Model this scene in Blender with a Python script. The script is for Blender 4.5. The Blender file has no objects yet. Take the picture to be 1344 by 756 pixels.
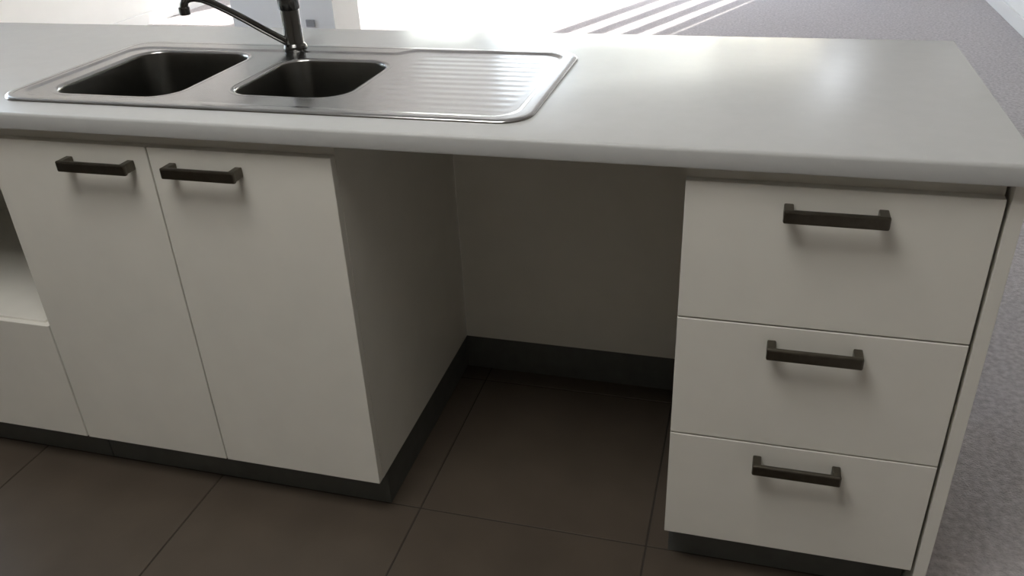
import bpy, bmesh, math, random
from mathutils import Vector
random.seed(4)
S = bpy.context.scene
C = S.collection

# ------------------------------------------------------------------ camera
cam = bpy.data.cameras.new('camera')
cam.sensor_width = 36.0
cam.lens = 1119.4 / 1344 * 36
cam.clip_start = 0.02
co = bpy.data.objects.new('camera', cam); C.objects.link(co)
co.location = (0.2519, -1.2249, 1.3152)
co.rotation_euler = (math.radians(60.8608), math.radians(2.374), math.radians(15.3037))
S.camera = co

# ------------------------------------------------------------------ light
SUN_EL = math.radians(33)
world = bpy.data.worlds.new('sky'); S.world = world; world.use_nodes = True
wn = world.node_tree.nodes; wl = world.node_tree.links
bg = wn['Background']
sky = wn.new('ShaderNodeTexSky'); sky.sky_type = 'NISHITA'; sky.sun_disc = False
sky.sun_elevation = SUN_EL; sky.sun_rotation = math.atan2(0.42, 1.0)
hz = wn.new('ShaderNodeMixRGB'); hz.inputs[0].default_value = .64; hz.inputs[2].default_value = (2.1, 2.1, 2.05, 1)   # hazy white sky
wl.new(sky.outputs[0], hz.inputs[1]); wl.new(hz.outputs[0], bg.inputs[0]); bg.inputs[1].default_value = 0.88
sd = bpy.data.lights.new('sun', 'SUN'); sd.energy = 7.0; sd.angle = math.radians(0.6); sd.color = (1, 0.96, 0.9)
so = bpy.data.objects.new('sun', sd); C.objects.link(so); so.location = (3, 12, 8)
so.rotation_euler = Vector((-0.42, -1.0, -math.tan(SUN_EL) * math.hypot(0.42, 1))).to_track_quat('-Z', 'Y').to_euler()
S.view_settings.view_transform = 'Standard'; S.view_settings.look = 'None'
S.view_settings.gamma = 1.0; S.view_settings.use_curve_mapping = False
S.view_settings.exposure = 1.08

# ------------------------------------------------------------------ materials
def mat(name, col, rough=0.5, metal=0.0, noise=0.0, scale=40, bump=0.0, bscale=200, spec=0.5, coat=0.0, aniso=None):
    m = bpy.data.materials.new(name); m.use_nodes = True
    n = m.node_tree.nodes; l = m.node_tree.links; b = n['Principled BSDF']
    b.inputs['Roughness'].default_value = rough; b.inputs['Metallic'].default_value = metal
    b.inputs['Specular IOR Level'].default_value = spec
    b.inputs['Coat Weight'].default_value = coat
    tc = n.new('ShaderNodeTexCoord')
    t = n.new('ShaderNodeTexNoise'); t.inputs['Scale'].default_value = scale; t.inputs['Detail'].default_value = 5
    l.new(tc.outputs['Object'], t.inputs['Vector'])
    r = n.new('ShaderNodeValToRGB')
    r.color_ramp.elements[0].position = .3; r.color_ramp.elements[1].position = .7
    r.color_ramp.elements[0].color = [c * (1 - noise) for c in col] + [1]
    r.color_ramp.elements[1].color = [min(1, c * (1 + noise)) for c in col] + [1]
    l.new(t.outputs['Fac'], r.inputs['Fac']); l.new(r.outputs['Color'], b.inputs['Base Color'])
    if bump:
        t2 = n.new('ShaderNodeTexNoise'); t2.inputs['Scale'].default_value = bscale; t2.inputs['Detail'].default_value = 4
        bp = n.new('ShaderNodeBump'); bp.inputs['Strength'].default_value = bump; bp.inputs['Distance'].default_value = .004
        l.new(tc.outputs['Object'], t2.inputs['Vector']); l.new(t2.outputs['Fac'], bp.inputs['Height']); l.new(bp.outputs['Normal'], b.inputs['Normal'])
    return m
M = {
 'laminate': mat('white_laminate_board', (.80, .785, .725), .42, noise=.02, scale=12),
 'top': mat('pale_grey_laminate_top', (.535, .545, .54), .27, noise=.015, scale=30, bump=.03, bscale=500, spec=.3),
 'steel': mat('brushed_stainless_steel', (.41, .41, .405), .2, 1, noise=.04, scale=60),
 'bowl': mat('shaded_bowl_steel', (.17, .168, .155), .30, 1, noise=.06, scale=40),  # sink steel darkened to put shade into the bowls
 'chrome': mat('chrome', (.13, .13, .127), .16, 1, noise=.02),
 'drain': mat('dark_strainer_metal', (.25, .25, .25), .35, 1, noise=.1),
 'handle': mat('dark_bronze_metal', (.14, .128, .105), .33, 1.0, noise=.1, scale=80),
 'kick': mat('dark_grey_kickboard', (.115, .120, .113), .5, .2, noise=.1, scale=30),
 'tile': mat('dark_brown_porcelain', (.086, .068, .052), .42, noise=.10, scale=9, bump=.04, bscale=60),
 'grout': mat('dark_grout', (.040, .032, .026), .9, noise=.1, scale=80),
 'carpet': mat('grey_carpet', (.53, .50, .505), .95, noise=.20, scale=70, bump=1.0, bscale=260, spec=.1),
 'wall': mat('white_wall_paint', (.84, .84, .825), .7, noise=.015, scale=6),
 'wall2': mat('bounce_cut_paint', (.34, .31, .28), .7, noise=.015, scale=6),  # dark tone given to unseen walls to cut bounced light
 'ceil': mat('white_ceiling_paint', (.85, .85, .83), .8, noise=.01, scale=6),
 'trim': mat('white_gloss_trim', (.82, .82, .81), .35, noise=.01),
 'frame': mat('white_aluminium_frame', (.75, .75, .75), .4, .1, noise=.01),
 'slat': mat('grey_fabric_blind', (.34, .34, .36), .8, noise=.03, scale=120),
 'plastic': mat('grey_plastic', (.34, .34, .35), .4, noise=.02),
 'ground': mat('pale_paving', (.45, .44, .42), .9, noise=.1, scale=4),
}
g = bpy.data.materials.new('clear_glass'); g.use_nodes = True
n = g.node_tree.nodes; l = g.node_tree.links; n.remove(n['Principled BSDF'])
tr = n.new('ShaderNodeBsdfTransparent'); gl = n.new('ShaderNodeBsdfGlossy'); gl.inputs['Roughness'].default_value = .02
mx = n.new('ShaderNodeMixShader'); mx.inputs[0].default_value = .06
l.new(tr.outputs[0], mx.inputs[1]); l.new(gl.outputs[0], mx.inputs[2]); l.new(mx.outputs[0], n['Material Output'].inputs[0])
M['glass'] = g

# ------------------------------------------------------------------ helpers
def link(name, me, m, parent=None):
    o = bpy.data.objects.new(name, me); C.objects.link(o)
    if m is not None: me.materials.append(M[m])
    if parent is not None: o.parent = parent
    return o
def obj(name, bm, m, parent=None, smooth=False):
    me = bpy.data.meshes.new(name); bm.to_mesh(me); bm.free()
    if smooth:
        for p in me.polygons: p.use_smooth = True
    return link(name, me, m, parent)
def addbox(bm, x0, x1, y0, y1, z0, z1, bev=0.0, seg=2):
    r = bmesh.ops.create_cube(bm, size=1)
    for v in r['verts']:
        v.co = Vector(((x0 + x1) / 2 + v.co.x * (x1 - x0), (y0 + y1) / 2 + v.co.y * (y1 - y0), (z0 + z1) / 2 + v.co.z * (z1 - z0)))
    if bev:
        es = list({e for v in r['verts'] for e in v.link_edges})
        bmesh.ops.bevel(bm, geom=es, offset=bev, segments=seg, affect='EDGES', profile=.5)
def box(name, x0, x1, y0, y1, z0, z1, m, parent=None, bev=0.0, seg=2):
    bm = bmesh.new(); addbox(bm, x0, x1, y0, y1, z0, z1, bev, seg)
    return obj(name, bm, m, parent)
def thing(name, label, cat, loc=(0, 0, 0), group=None):
    o = bpy.data.objects.new(name, None); C.objects.link(o); o.empty_display_size = .05
    o['label'] = label; o['category'] = cat
    if group: o['group'] = group
    return o
def tag(o, label, cat, group=None):
    o['label'] = label; o['category'] = cat
    if group: o['group'] = group
    return o
def struct(o, label=None):
    o['kind'] = 'structure'
    if label: o['label'] = label
    return o
def smooth_by_angle(o, deg=35):
    me = o.data
    for p in me.polygons: p.use_smooth = True
    me.set_sharp_from_angle(angle=math.radians(deg))
def ring_loft(bm, rings, cap_last=False, cap_first=False):
    vs = [[bm.verts.new(p) for p in r] for r in rings]
    for a, b in zip(vs, vs[1:]):
        k = len(a)
        for i in range(k): bm.faces.new((a[i], a[(i + 1) % k], b[(i + 1) % k], b[i]))
    if cap_last: bm.faces.new(vs[-1])
    if cap_first: bm.faces.new(list(reversed(vs[0])))
def rrect(x0, x1, y0, y1, r, z, off=0.0, seg=10):
    """rounded rectangle shrunk by off, counter-clockwise"""
    x0 += off; x1 -= off; y0 += off; y1 -= off; r = max(r - off, .002)
    pts = []
    for cx, cy, a0 in ((x1 - r, y1 - r, 0), (x0 + r, y1 - r, 90), (x0 + r, y0 + r, 180), (x1 - r, y0 + r, 270)):
        for i in range(seg + 1):
            a = math.radians(a0 + 90 * i / seg); pts.append((cx + r * math.cos(a), cy + r * math.sin(a), z))
    return pts
def tube(bm, path, radii, seg=16, cap=True):
    pts = [Vector(p) for p in path]; rings = []
    up = Vector((0, 0, 1))
    for i, p in enumerate(pts):
        d = (pts[min(i + 1, len(pts) - 1)] - pts[max(i - 1, 0)]).normalized()
        s = d.cross(up)
        s = s.normalized() if s.length > 1e-4 else Vector((1, 0, 0))
        t = s.cross(d).normalized()
        rings.append([p + radii[i] * (math.cos(2 * math.pi * k / seg) * s + math.sin(2 * math.pi * k / seg) * t) for k in range(seg)])
    ring_loft(bm, rings, cap, cap)
    bmesh.ops.recalc_face_normals(bm, faces=bm.faces)

# ------------------------------------------------------------------ dimensions (metres)
ZB, ZT = .10, .82            # bottom and top of doors and drawers
TOP0, TOP1 = .846, .878      # worktop
X0, X1, X2 = -1.1488, -.7856, -.4224   # the two doors
D0, D1 = .1676, .6065        # the drawers
YB = .592                    # back of the knee space
RX0, RX1, RY0, RY1, RZ = -4.30, 1.81, -3.4, 7.2, 2.9

# ------------------------------------------------------------------ floor
fl = struct(box('floor', RX0, .6205, RY0, .70, -.06, -.0015, 'grout'), 'dark grout bed under the brown kitchen floor tiles')
P = .49; GX = -.85; GY = .05
tile_me = {}
for i in range(-3, 3):
    for j in range(-5, 2):
        x0 = GX + P * i + .002; x1 = GX + P * (i + 1) - .002
        y0 = GY + P * j + .002; y1 = min(GY + P * (j + 1) - .002, .698)
        key = round(y1 - y0, 3)
        if key not in tile_me:
            bm = bmesh.new(); addbox(bm, 0, x1 - x0, 0, y1 - y0, -.01, 0, .0006, 1)
            me = bpy.data.meshes.new('tile'); bm.to_mesh(me); bm.free(); me.materials.append(M['tile']); tile_me[key] = me
        t = bpy.data.objects.new('tile', tile_me[key]); C.objects.link(t); t.parent = fl; t.location = (x0, y0, 0)
bm = bmesh.new()
pl = [(.6225, RY0), (RX1, RY0), (RX1, RY1), (RX0, RY1), (RX0, .702), (.6225, .702)]
f = bm.faces.new([bm.verts.new((x, y, -.06)) for x, y in pl])
e = bmesh.ops.extrude_face_region(bm, geom=[f])
for v in e['geom']:
    if isinstance(v, bmesh.types.BMVert): v.co.z = 0.002
bmesh.ops.recalc_face_normals(bm, faces=bm.faces)
struct(obj('floor_carpet', bm, 'carpet'), 'grey cut pile carpet around and beyond the kitchen bench')

# ------------------------------------------------------------------ walls
def wall_with_holes(name, along, fixed, t, a0, a1, holes, m='wall'):
    """wall slab; holes = (a0,a1,z0,z1) along the running axis"""
    bm = bmesh.new()
    def put(u0, u1, z0, z1):
        if u1 - u0 < 1e-4 or z1 - z0 < 1e-4: return
        if along == 'x': addbox(bm, u0, u1, fixed, fixed + t, z0, z1)
        else: addbox(bm, fixed, fixed + t, u0, u1, z0, z1)
    us = sorted({a0, a1} | {h[0] for h in holes} | {h[1] for h in holes})
    for u0, u1 in zip(us, us[1:]):
        zz = -.06
        for h in sorted([h for h in holes if h[0] <= u0 + 1e-6 and h[1] >= u1 - 1e-6], key=lambda h: h[2]):
            put(u0, u1, zz, h[2]); zz = h[3]
        put(u0, u1, zz, RZ)
    return struct(obj(name, bm, m))
WIN = [(-3.28, -2.42, .05, 2.0), (-2.32, .93, .05, 2.70), (.99, 1.34, 1.95, 2.85)]
wall_with_holes('wall_back', 'x', RY1, .14, RX0, RX1, WIN)
wall_with_holes('wall_front', 'x', RY0 - .14, .14, RX0, RX1, [], 'wall2')
LWIN = (.1, 2.9, .9, 2.35)
wall_with_holes('wall_left', 'y', RX0 - .14, .14, RY0 - .14, RY1 + .14, [LWIN])
wall_with_holes('wall_right', 'y', RX1, .14, 2.4, RY1 + .14, [])
wall_with_holes('wall_right_kitchen', 'y', RX1, .14, RY0 - .14, 2.4, [], 'wall2')  # unseen stretch split off and darkened to dim the carpet beside the bench
struct(box('ceiling', RX0 - .14, RX1 + .14, RY0 - .14, RY1 + .14, RZ, RZ + .12, 'ceil'))
struct(box('baseboard_right', RX1 - .014, RX1, RY0, RY1, .002, .09, 'trim', bev=.003))
struct(box('baseboard_left', RX0, RX0 + .014, .75, RY1, .002, .09, 'trim', bev=.003))
struct(box('wall_pier', -2.665, -2.026, 3.20, 3.52, 0.002, RZ, 'wall'), 'white wall pier beyond the sink tap')
struct(box('ground', -14, 12, -12, 22, -.2, -.08, 'ground'), 'pale paving outside the windows')
def window(name, x0, x1, z0, z1, y, posts):
    w = bpy.data.objects.new(name, None); C.objects.link(w); w['kind'] = 'structure'
    ft = .05
    bm = bmesh.new()
    addbox(bm, x0, x1, y, y + .06, z0, z0 + ft); addbox(bm, x0, x1, y, y + .06, z1 - ft, z1)
    addbox(bm, x0, x0 + ft, y, y + .06, z0, z1); addbox(bm, x1 - ft, x1, y, y + .06, z0, z1)
    obj('window_frame', bm, 'frame', w)
    xs = [x0 + ft] + posts + [x1 - ft]
    for pxx in posts: box('mullion', pxx - .03, pxx + .03, y, y + .06, z0 + ft, z1 - ft, 'frame', w)
    for a, b in zip(xs, xs[1:]): box('pane', a, b, y + .027, y + .033, z0 + ft, z1 - ft, 'glass', w)
    return w
window('window_1', *WIN[0], RY1 + .05, [])
window('window_2', *WIN[1], RY1 + .05, [])
window('window_3', *WIN[2], RY1 + .05, [])
w = window('fill_window', *LWIN, 0, [1.5]); w.rotation_euler.z = math.pi / 2; w.location.x = RX0 - .05  # unseen window added to brighten the front of the pier

# vertical blind in front of window_2: its open slats make the stripes of sun on the carpet
vb = thing('vertical_blind', 'grey fabric vertical blind hanging open in front of the far window', 'blind')
box('glare_blocker', -1.45, .96, RY1 - .10, RY1 - .03, 1.95, 2.74, 'slat', vb, .004)  # unseen board added to block window glare mirrored in the benchtop
for sx in (.06, .30, .53, .735, .925):
    box('slat', sx - .058, sx + .058, RY1 - .068, RY1 - .065, .06, 1.949, 'slat', vb)

# ceiling lamp above the kitchen floor
LX, LY = -.50, -.95
cl = thing('ceiling_lamp', 'wide white ceiling lamp with frosted cover above the kitchen floor', 'lamp')
lring = lambda hx, hy, z: rrect(LX - hx, LX + hx, LY - hy, LY + hy, .05, RZ - z)
bm = bmesh.new(); ring_loft(bm, [lring(.60, .52, .0005), lring(.60, .52, .03), lring(.575, .495, .03), lring(.575, .495, .01)], True, True)
bmesh.ops.recalc_face_normals(bm, faces=bm.faces); obj('rim', bm, 'trim', cl)
em = bpy.data.materials.new('lamp_diffuser'); em.use_nodes = True
eb = em.node_tree.nodes['Principled BSDF']; eb.inputs['Emission Color'].default_value = (1, .975, .925, 1); eb.inputs['Emission Strength'].default_value = 4.7
M['lamp'] = em
bm = bmesh.new(); ring_loft(bm, [lring(.572, .492, .0105), lring(.572, .492, .032), lring(.55, .47, .05), lring(.50, .42, .058)], True, True)
bmesh.ops.recalc_face_normals(bm, faces=bm.faces); obj('diffuser', bm, 'lamp', cl)

# power outlet on the pier
po = thing('power_outlet', 'small grey power outlet low on the white pier behind the tap', 'outlet')
box('plate', -2.200, -2.145, 3.190, 3.1995, .310, .350, 'plastic', po, .003)
for dx in (-.014, .014): box('switch', -2.1725 + dx - .008, -2.1725 + dx + .008, 3.186, 3.191, .333, .347, 'plastic', po, .002)

# ------------------------------------------------------------------ worktop
bm = bmesh.new()
addbox(bm, -1.95, .6363, -.019, .687, TOP0, TOP1)
es = [e for e in bm.edges if all(v.co.z > TOP1 - 1e-4 for v in e.verts)]
bmesh.ops.bevel(bm, geom=es, offset=.006, segments=4, affect='EDGES', profile=.5)
es = [e for e in bm.edges if all(v.co.z < TOP0 + 1e-4 for v in e.verts)]
bmesh.ops.bevel(bm, geom=es, offset=.003, segments=2, affect='EDGES', profile=.5)
wt = obj('benchtop', bm, 'top')
cut = box('cut', -1.095, -.435, .085, .452, TOP0 - .1, TOP1 + .1, None)
md = wt.modifiers.new('b', 'BOOLEAN'); md.operation = 'DIFFERENCE'; md.object = cut; md.solver = 'EXACT'
dg = bpy.context.evaluated_depsgraph_get(); dg.update()
nm = bpy.data.meshes.new_from_object(wt.evaluated_get(dg)); wt.modifiers.clear()
old = wt.data; wt.data = nm; nm.name = 'benchtop'; bpy.data.meshes.remove(old); bpy.data.objects.remove(cut)
smooth_by_angle(wt, 40)
tag(wt, 'long pale grey laminate kitchen benchtop with rounded front edge', 'countertop')

# ------------------------------------------------------------------ cabinets
def pull(parent, xc, zc, length):
    """flat bar handle on two short posts, in front of y=0"""
    h = length / 2
    bm = bmesh.new()
    addbox(bm, xc - h, xc + h, -.032, -.023, zc - .011, zc + .010, .003, 2)
    for s in (-1, 1):
        a = xc + s * (h - .0075)
        addbox(bm, a - .0070, a + .0070, -.027, -.0003, zc - .009, zc + .0095, .002, 2)
    return obj('handle', bm, 'handle', parent)
def front(name, parent, x0, x1, z0, z1):
    return box(name, x0, x1, 0, .018, z0, z1, 'laminate', parent, .0012, 2)
def carcass(parent, x0, x1, y1=.598, z1=TOP0 - .0006, rail=True):
    t = .016
    box('side_panel', x0, x0 + t, .0195, y1, ZB, z1, 'laminate', parent)
    box('side_panel', x1 - t, x1, .0195, y1, ZB, z1, 'laminate', parent)
    box('bottom_panel', x0 + t, x1 - t, .0195, y1, ZB, ZB + t, 'laminate', parent)
    box('back_panel', x0 + t, x1 - t, y1 - t, y1, ZB + t, z1, 'laminate', parent)
    if rail: box('top_rail', x0 + t, x1 - t, .0195, .036, z1 - .05, z1, 'laminate', parent)
def kick(parent, x0, x1, sides=(0, 0)):
    bm = bmesh.new()
    addbox(bm, x0, x1, .050, .064, .0004, ZB - .0005)
    box('back_kickboard', x0, x1, .5968, .6085, .0004, ZB - .0005, 'kick', parent)
    if sides[1]: addbox(bm, x1 - .014, x1, .064, .5965, .0004, ZB - .0005)
    if sides[0]: addbox(bm, x0, x0 + .014, .064, .5965, .0004, ZB - .0005)
    return obj('kickboard', bm, 'kick', parent)

sc = thing('sink_cabinet', 'white two-door cabinet under the sink with dark bar handles', 'cabinet')
carcass(sc, X0 + .001, X2)
d = front('door', sc, X0 + .002, X1 - .0016, ZB, ZT); pull(d, -.8905, .7845, .148)
d = front('door', sc, X1 + .0016, X2, ZB, ZT); pull(d, -.669, .7845, .148)
kick(sc, X0 + .001, X2 - .006, (0, 1))

dc = thing('drawer_cabinet', 'white three-drawer cabinet at the right end of the bench', 'cabinet')
carcass(dc, D0, D1)
hh = (ZT - ZB) / 3
for k in range(3):
    z0 = ZB + k * hh + (.0014 if k else 0); z1 = ZB + (k + 1) * hh - (.0014 if k < 2 else 0)
    dr = front('drawer', dc, D0, D1 - .001, z0, z1)
    pull(dr, .3855, ZB + (k + 1) * hh - .0355, .146)
    bm = bmesh.new()
    bx0, bx1, by0, by1, bz0, bz1 = D0 + .03, D1 - .03, .019, .50, z0 + .03, z1 - .07
    addbox(bm, bx0, bx0 + .012, by0, by1, bz0, bz1); addbox(bm, bx1 - .012, bx1, by0, by1, bz0, bz1)
    addbox(bm, bx0 + .012, bx1 - .012, by1 - .012, by1, bz0, bz1); addbox(bm, bx0 + .012, bx1 - .012, by0, by1 - .012, bz0, bz0 + .012)
    obj('drawer_box', bm, 'laminate', dr)
kick(dc, D0 + .006, D1, (1, 0))
box('end_panel', .6115, .6195 + .0125, 0, .66, .0025, TOP0 - .0006, 'laminate', dc, .001)

NX0, NX1 = -1.76, X0 - .003
oc = thing('open_shelf_cabinet', 'white cabinet with an open shelf recess above a plain front', 'cabinet')
carcass(oc, NX0, NX1, rail=True)
box('shelf', NX0 + .016, NX1 - .016, .012, .58, .385, .403, 'laminate', oc, .001)
front('lower_front', oc, NX0 + .001, NX1, ZB, .398)
kick(oc, NX0, NX1)

kp = thing('knee_panel', 'white back panel closing the dark knee space under the bench', 'panel')
box('board', X2 + .001, D0 - .001, YB, YB + .016, ZB, TOP0 - .0006, 'laminate', kp)
box('kickboard', X2 - .005, D0 + .005, YB + .004, YB + .016, .0004, ZB - .0005, 'kick', kp)

# ------------------------------------------------------------------ sink
SX0, SX1, SY0, SY1, SR = -1.145, -.090, .046, .505, .055
B1 = (-1.078, -.792, .100, .437, .062); B2 = (-.705, -.457, .137, .402, .060)
def sd_rr(x, y, x0, x1, y0, y1, r):
    cx, cy = (x0 + x1) / 2, (y0 + y1) / 2
    qx = abs(x - cx) - (x1 - x0) / 2 + r; qy = abs(y - cy) - (y1 - y0) / 2 + r
    return math.hypot(max(qx, 0), max(qy, 0)) + min(max(qx, qy), 0) - r
def sst(a, b, v):
    t = min(1, max(0, (v - a) / (b - a))); return t * t * (3 - 2 * t)
RIMH, LOW = .0050, .0020
def deck_h(x, y):
    d1 = sd_rr(x, y, -1.116, -.120, .074, .452, .045)
    d2 = sd_rr(x, y, -.475, -.120, .074, .484, .045)
    k = .012; h = max(k - abs(d1 - d2), 0) / k
    d = min(d1, d2) - h * h * k * .25
    z = LOW + (RIMH - LOW) * sst(-.008, .003, d)
    m = sst(-.425, -.395, x) * (1 - sst(-.155, -.130, x)) * sst(.088, .104, y) * (1 - sst(.452, .468, y))
    z -= .00025 * m * (.5 + .5 * math.cos(2 * math.pi * (y - .278) / .0315))
    return z
sk = thing('sink', 'stainless steel double bowl sink with ribbed drainer set in benchtop', 'sink')
bm = bmesh.new()
NX, NY = 300, 132
V = {}
def vtx(i, j):
    if (i, j) not in V:
        x = SX0 + (SX1 - SX0) * i / NX; y = SY0 + (SY1 - SY0) * j / NY
        V[i, j] = bm.verts.new((x, y, TOP1 + deck_h(x, y)))
    return V[i, j]
for i in range(NX):
    for j in range(NY):
        x = SX0 + (SX1 - SX0) * (i + .5) / NX; y = SY0 + (SY1 - SY0) * (j + .5) / NY
        if sd_rr(x, y, SX0, SX1, SY0, SY1, SR) > -.009: continue
        if sd_rr(x, y, *B1) < .003 or sd_rr(x, y, *B2) < .003: continue
        bm.faces.new((vtx(i, j), vtx(i + 1, j), vtx(i + 1, j + 1), vtx(i, j + 1)))
rings = [rrect(SX0, SX1, SY0, SY1, SR, TOP1 + z, o) for o, z in ((0, .0003), (.0003, .0018), (.0016, .0036), (.004, .0048), (.008, .0053), (.016, .0052))]
ring_loft(bm, rings)
bmesh.ops.recalc_face_normals(bm, faces=bm.faces)
for f in bm.faces:
    f.normal_update()
    if f.normal.z < 0: f.normal_flip()
obj('deck', bm, 'steel', sk, smooth=True)
def bowl(B, depth):
    prof = [(-.0085, .0021), (-.004, .0023), (0, .0020), (.003, .0006), (.005, -.002), (.0058, -.006), (.012, -depth * .72),
            (.016, -depth * .86), (.024, -depth * .95), (.036, -depth * .99), (.055, -depth), (.09, -depth - .002)]
    x0, x1, y0, y1, r = B
    bm = bmesh.new()
    ring_loft(bm, [rrect(x0, x1, y0, y1, r, TOP1 + z, o, 12) for o, z in prof], cap_last=True)
    for f in bm.faces: f.normal_update()
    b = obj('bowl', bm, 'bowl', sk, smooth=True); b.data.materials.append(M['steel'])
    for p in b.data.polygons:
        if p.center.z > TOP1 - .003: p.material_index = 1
    cx, cy, zz = (x0 + x1) / 2, (y0 + y1) / 2, TOP1 - depth - .002
    circ = lambda r, z: [(cx + r * math.cos(2 * math.pi * k / 28), cy + r * math.sin(2 * math.pi * k / 28), z) for k in range(28)]
    bm = bmesh.new()
    ring_loft(bm, [circ(.046, zz + .0002), circ(.045, zz + .0025), (circ(.038, zz + .003)), circ(.034, zz + .0008), circ(.012, zz + .0008), circ(.011, zz + .006), circ(.004, zz + .008)], cap_last=True)
    obj('strainer', bm, 'drain', b, smooth=True)
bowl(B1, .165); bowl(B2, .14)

# ------------------------------------------------------------------ tap
TX, TY = -.728, .478; TZ = TOP1 + RIMH
tp = thing('sink_tap', 'dark chrome mixer tap standing behind the two sink bowls', 'tap')
bm = bmesh.new()
prof = [(.026, 0), (.026, .004), (.0235, .007), (.0205, .010), (.0200, .012), (.0200, .078), (.0192, .080), (.0192, .0815)]
circ = lambda r, z, n=24: [(TX + r * math.cos(2 * math.pi * k / n), TY + r * math.sin(2 * math.pi * k / n), TZ + z) for k in range(n)]
ring_loft(bm, [circ(r, z) for r, z in prof], True, True)
bmesh.ops.recalc_face_normals(bm, faces=bm.faces)
o = obj('body', bm, 'chrome', tp); smooth_by_angle(o, 40)
bm = bmesh.new()
ring_loft(bm, [circ(r, z) for r, z in ((.0192, .082), (.0225, .083), (.023, .086), (.023, .110), (.0215, .120), (.017, .127), (.008, .130))], True, True)
bmesh.ops.recalc_face_normals(bm, faces=bm.faces)
cap = obj('cap', bm, 'chrome', tp); smooth_by_angle(cap, 40)
bm = bmesh.new()
tube(bm, [(TX, TY, TZ + .112), (TX + .01, TY + .03, TZ + .128), (TX + .02, TY + .07, TZ + .145), (TX + .03, TY + .105, TZ + .155)], [.009, .0085, .0075, .006], 12)
o = obj('lever', bm, 'chrome', cap); smooth_by_angle(o, 50)
bm = bmesh.new()
tube(bm, [(TX - .008, TY - .009, .893), (-.748, .464, .903), (-.775, .436, .931), (-.799, .411, .957), (-.821, .387, .980), (-.842, .365, 1.000),
          (-.853, .353, 1.0085), (-.863, .3425, 1.0125), (-.870, .335, 1.0125), (-.8755, .329, 1.009), (-.878, .3265, 1.002), (-.879, .3255, .995)],
     [.0085, .0085, .0083, .0080, .0078, .0078, .0078, .0078, .0078, .0080, .0084, .0086], 14)
o = obj('spout', bm, 'chrome', tp); smooth_by_angle(o, 60)
bm = bmesh.new()
tube(bm, [(-.879, .3255, .998), (-.879, .3255, .9965), (-.879, .3255, .983), (-.879, .3255, .982)], [.0095, .0112, .0112, .0095], 16)
o2 = obj('aerator', bm, 'chrome', o); smooth_by_angle(o2, 40)
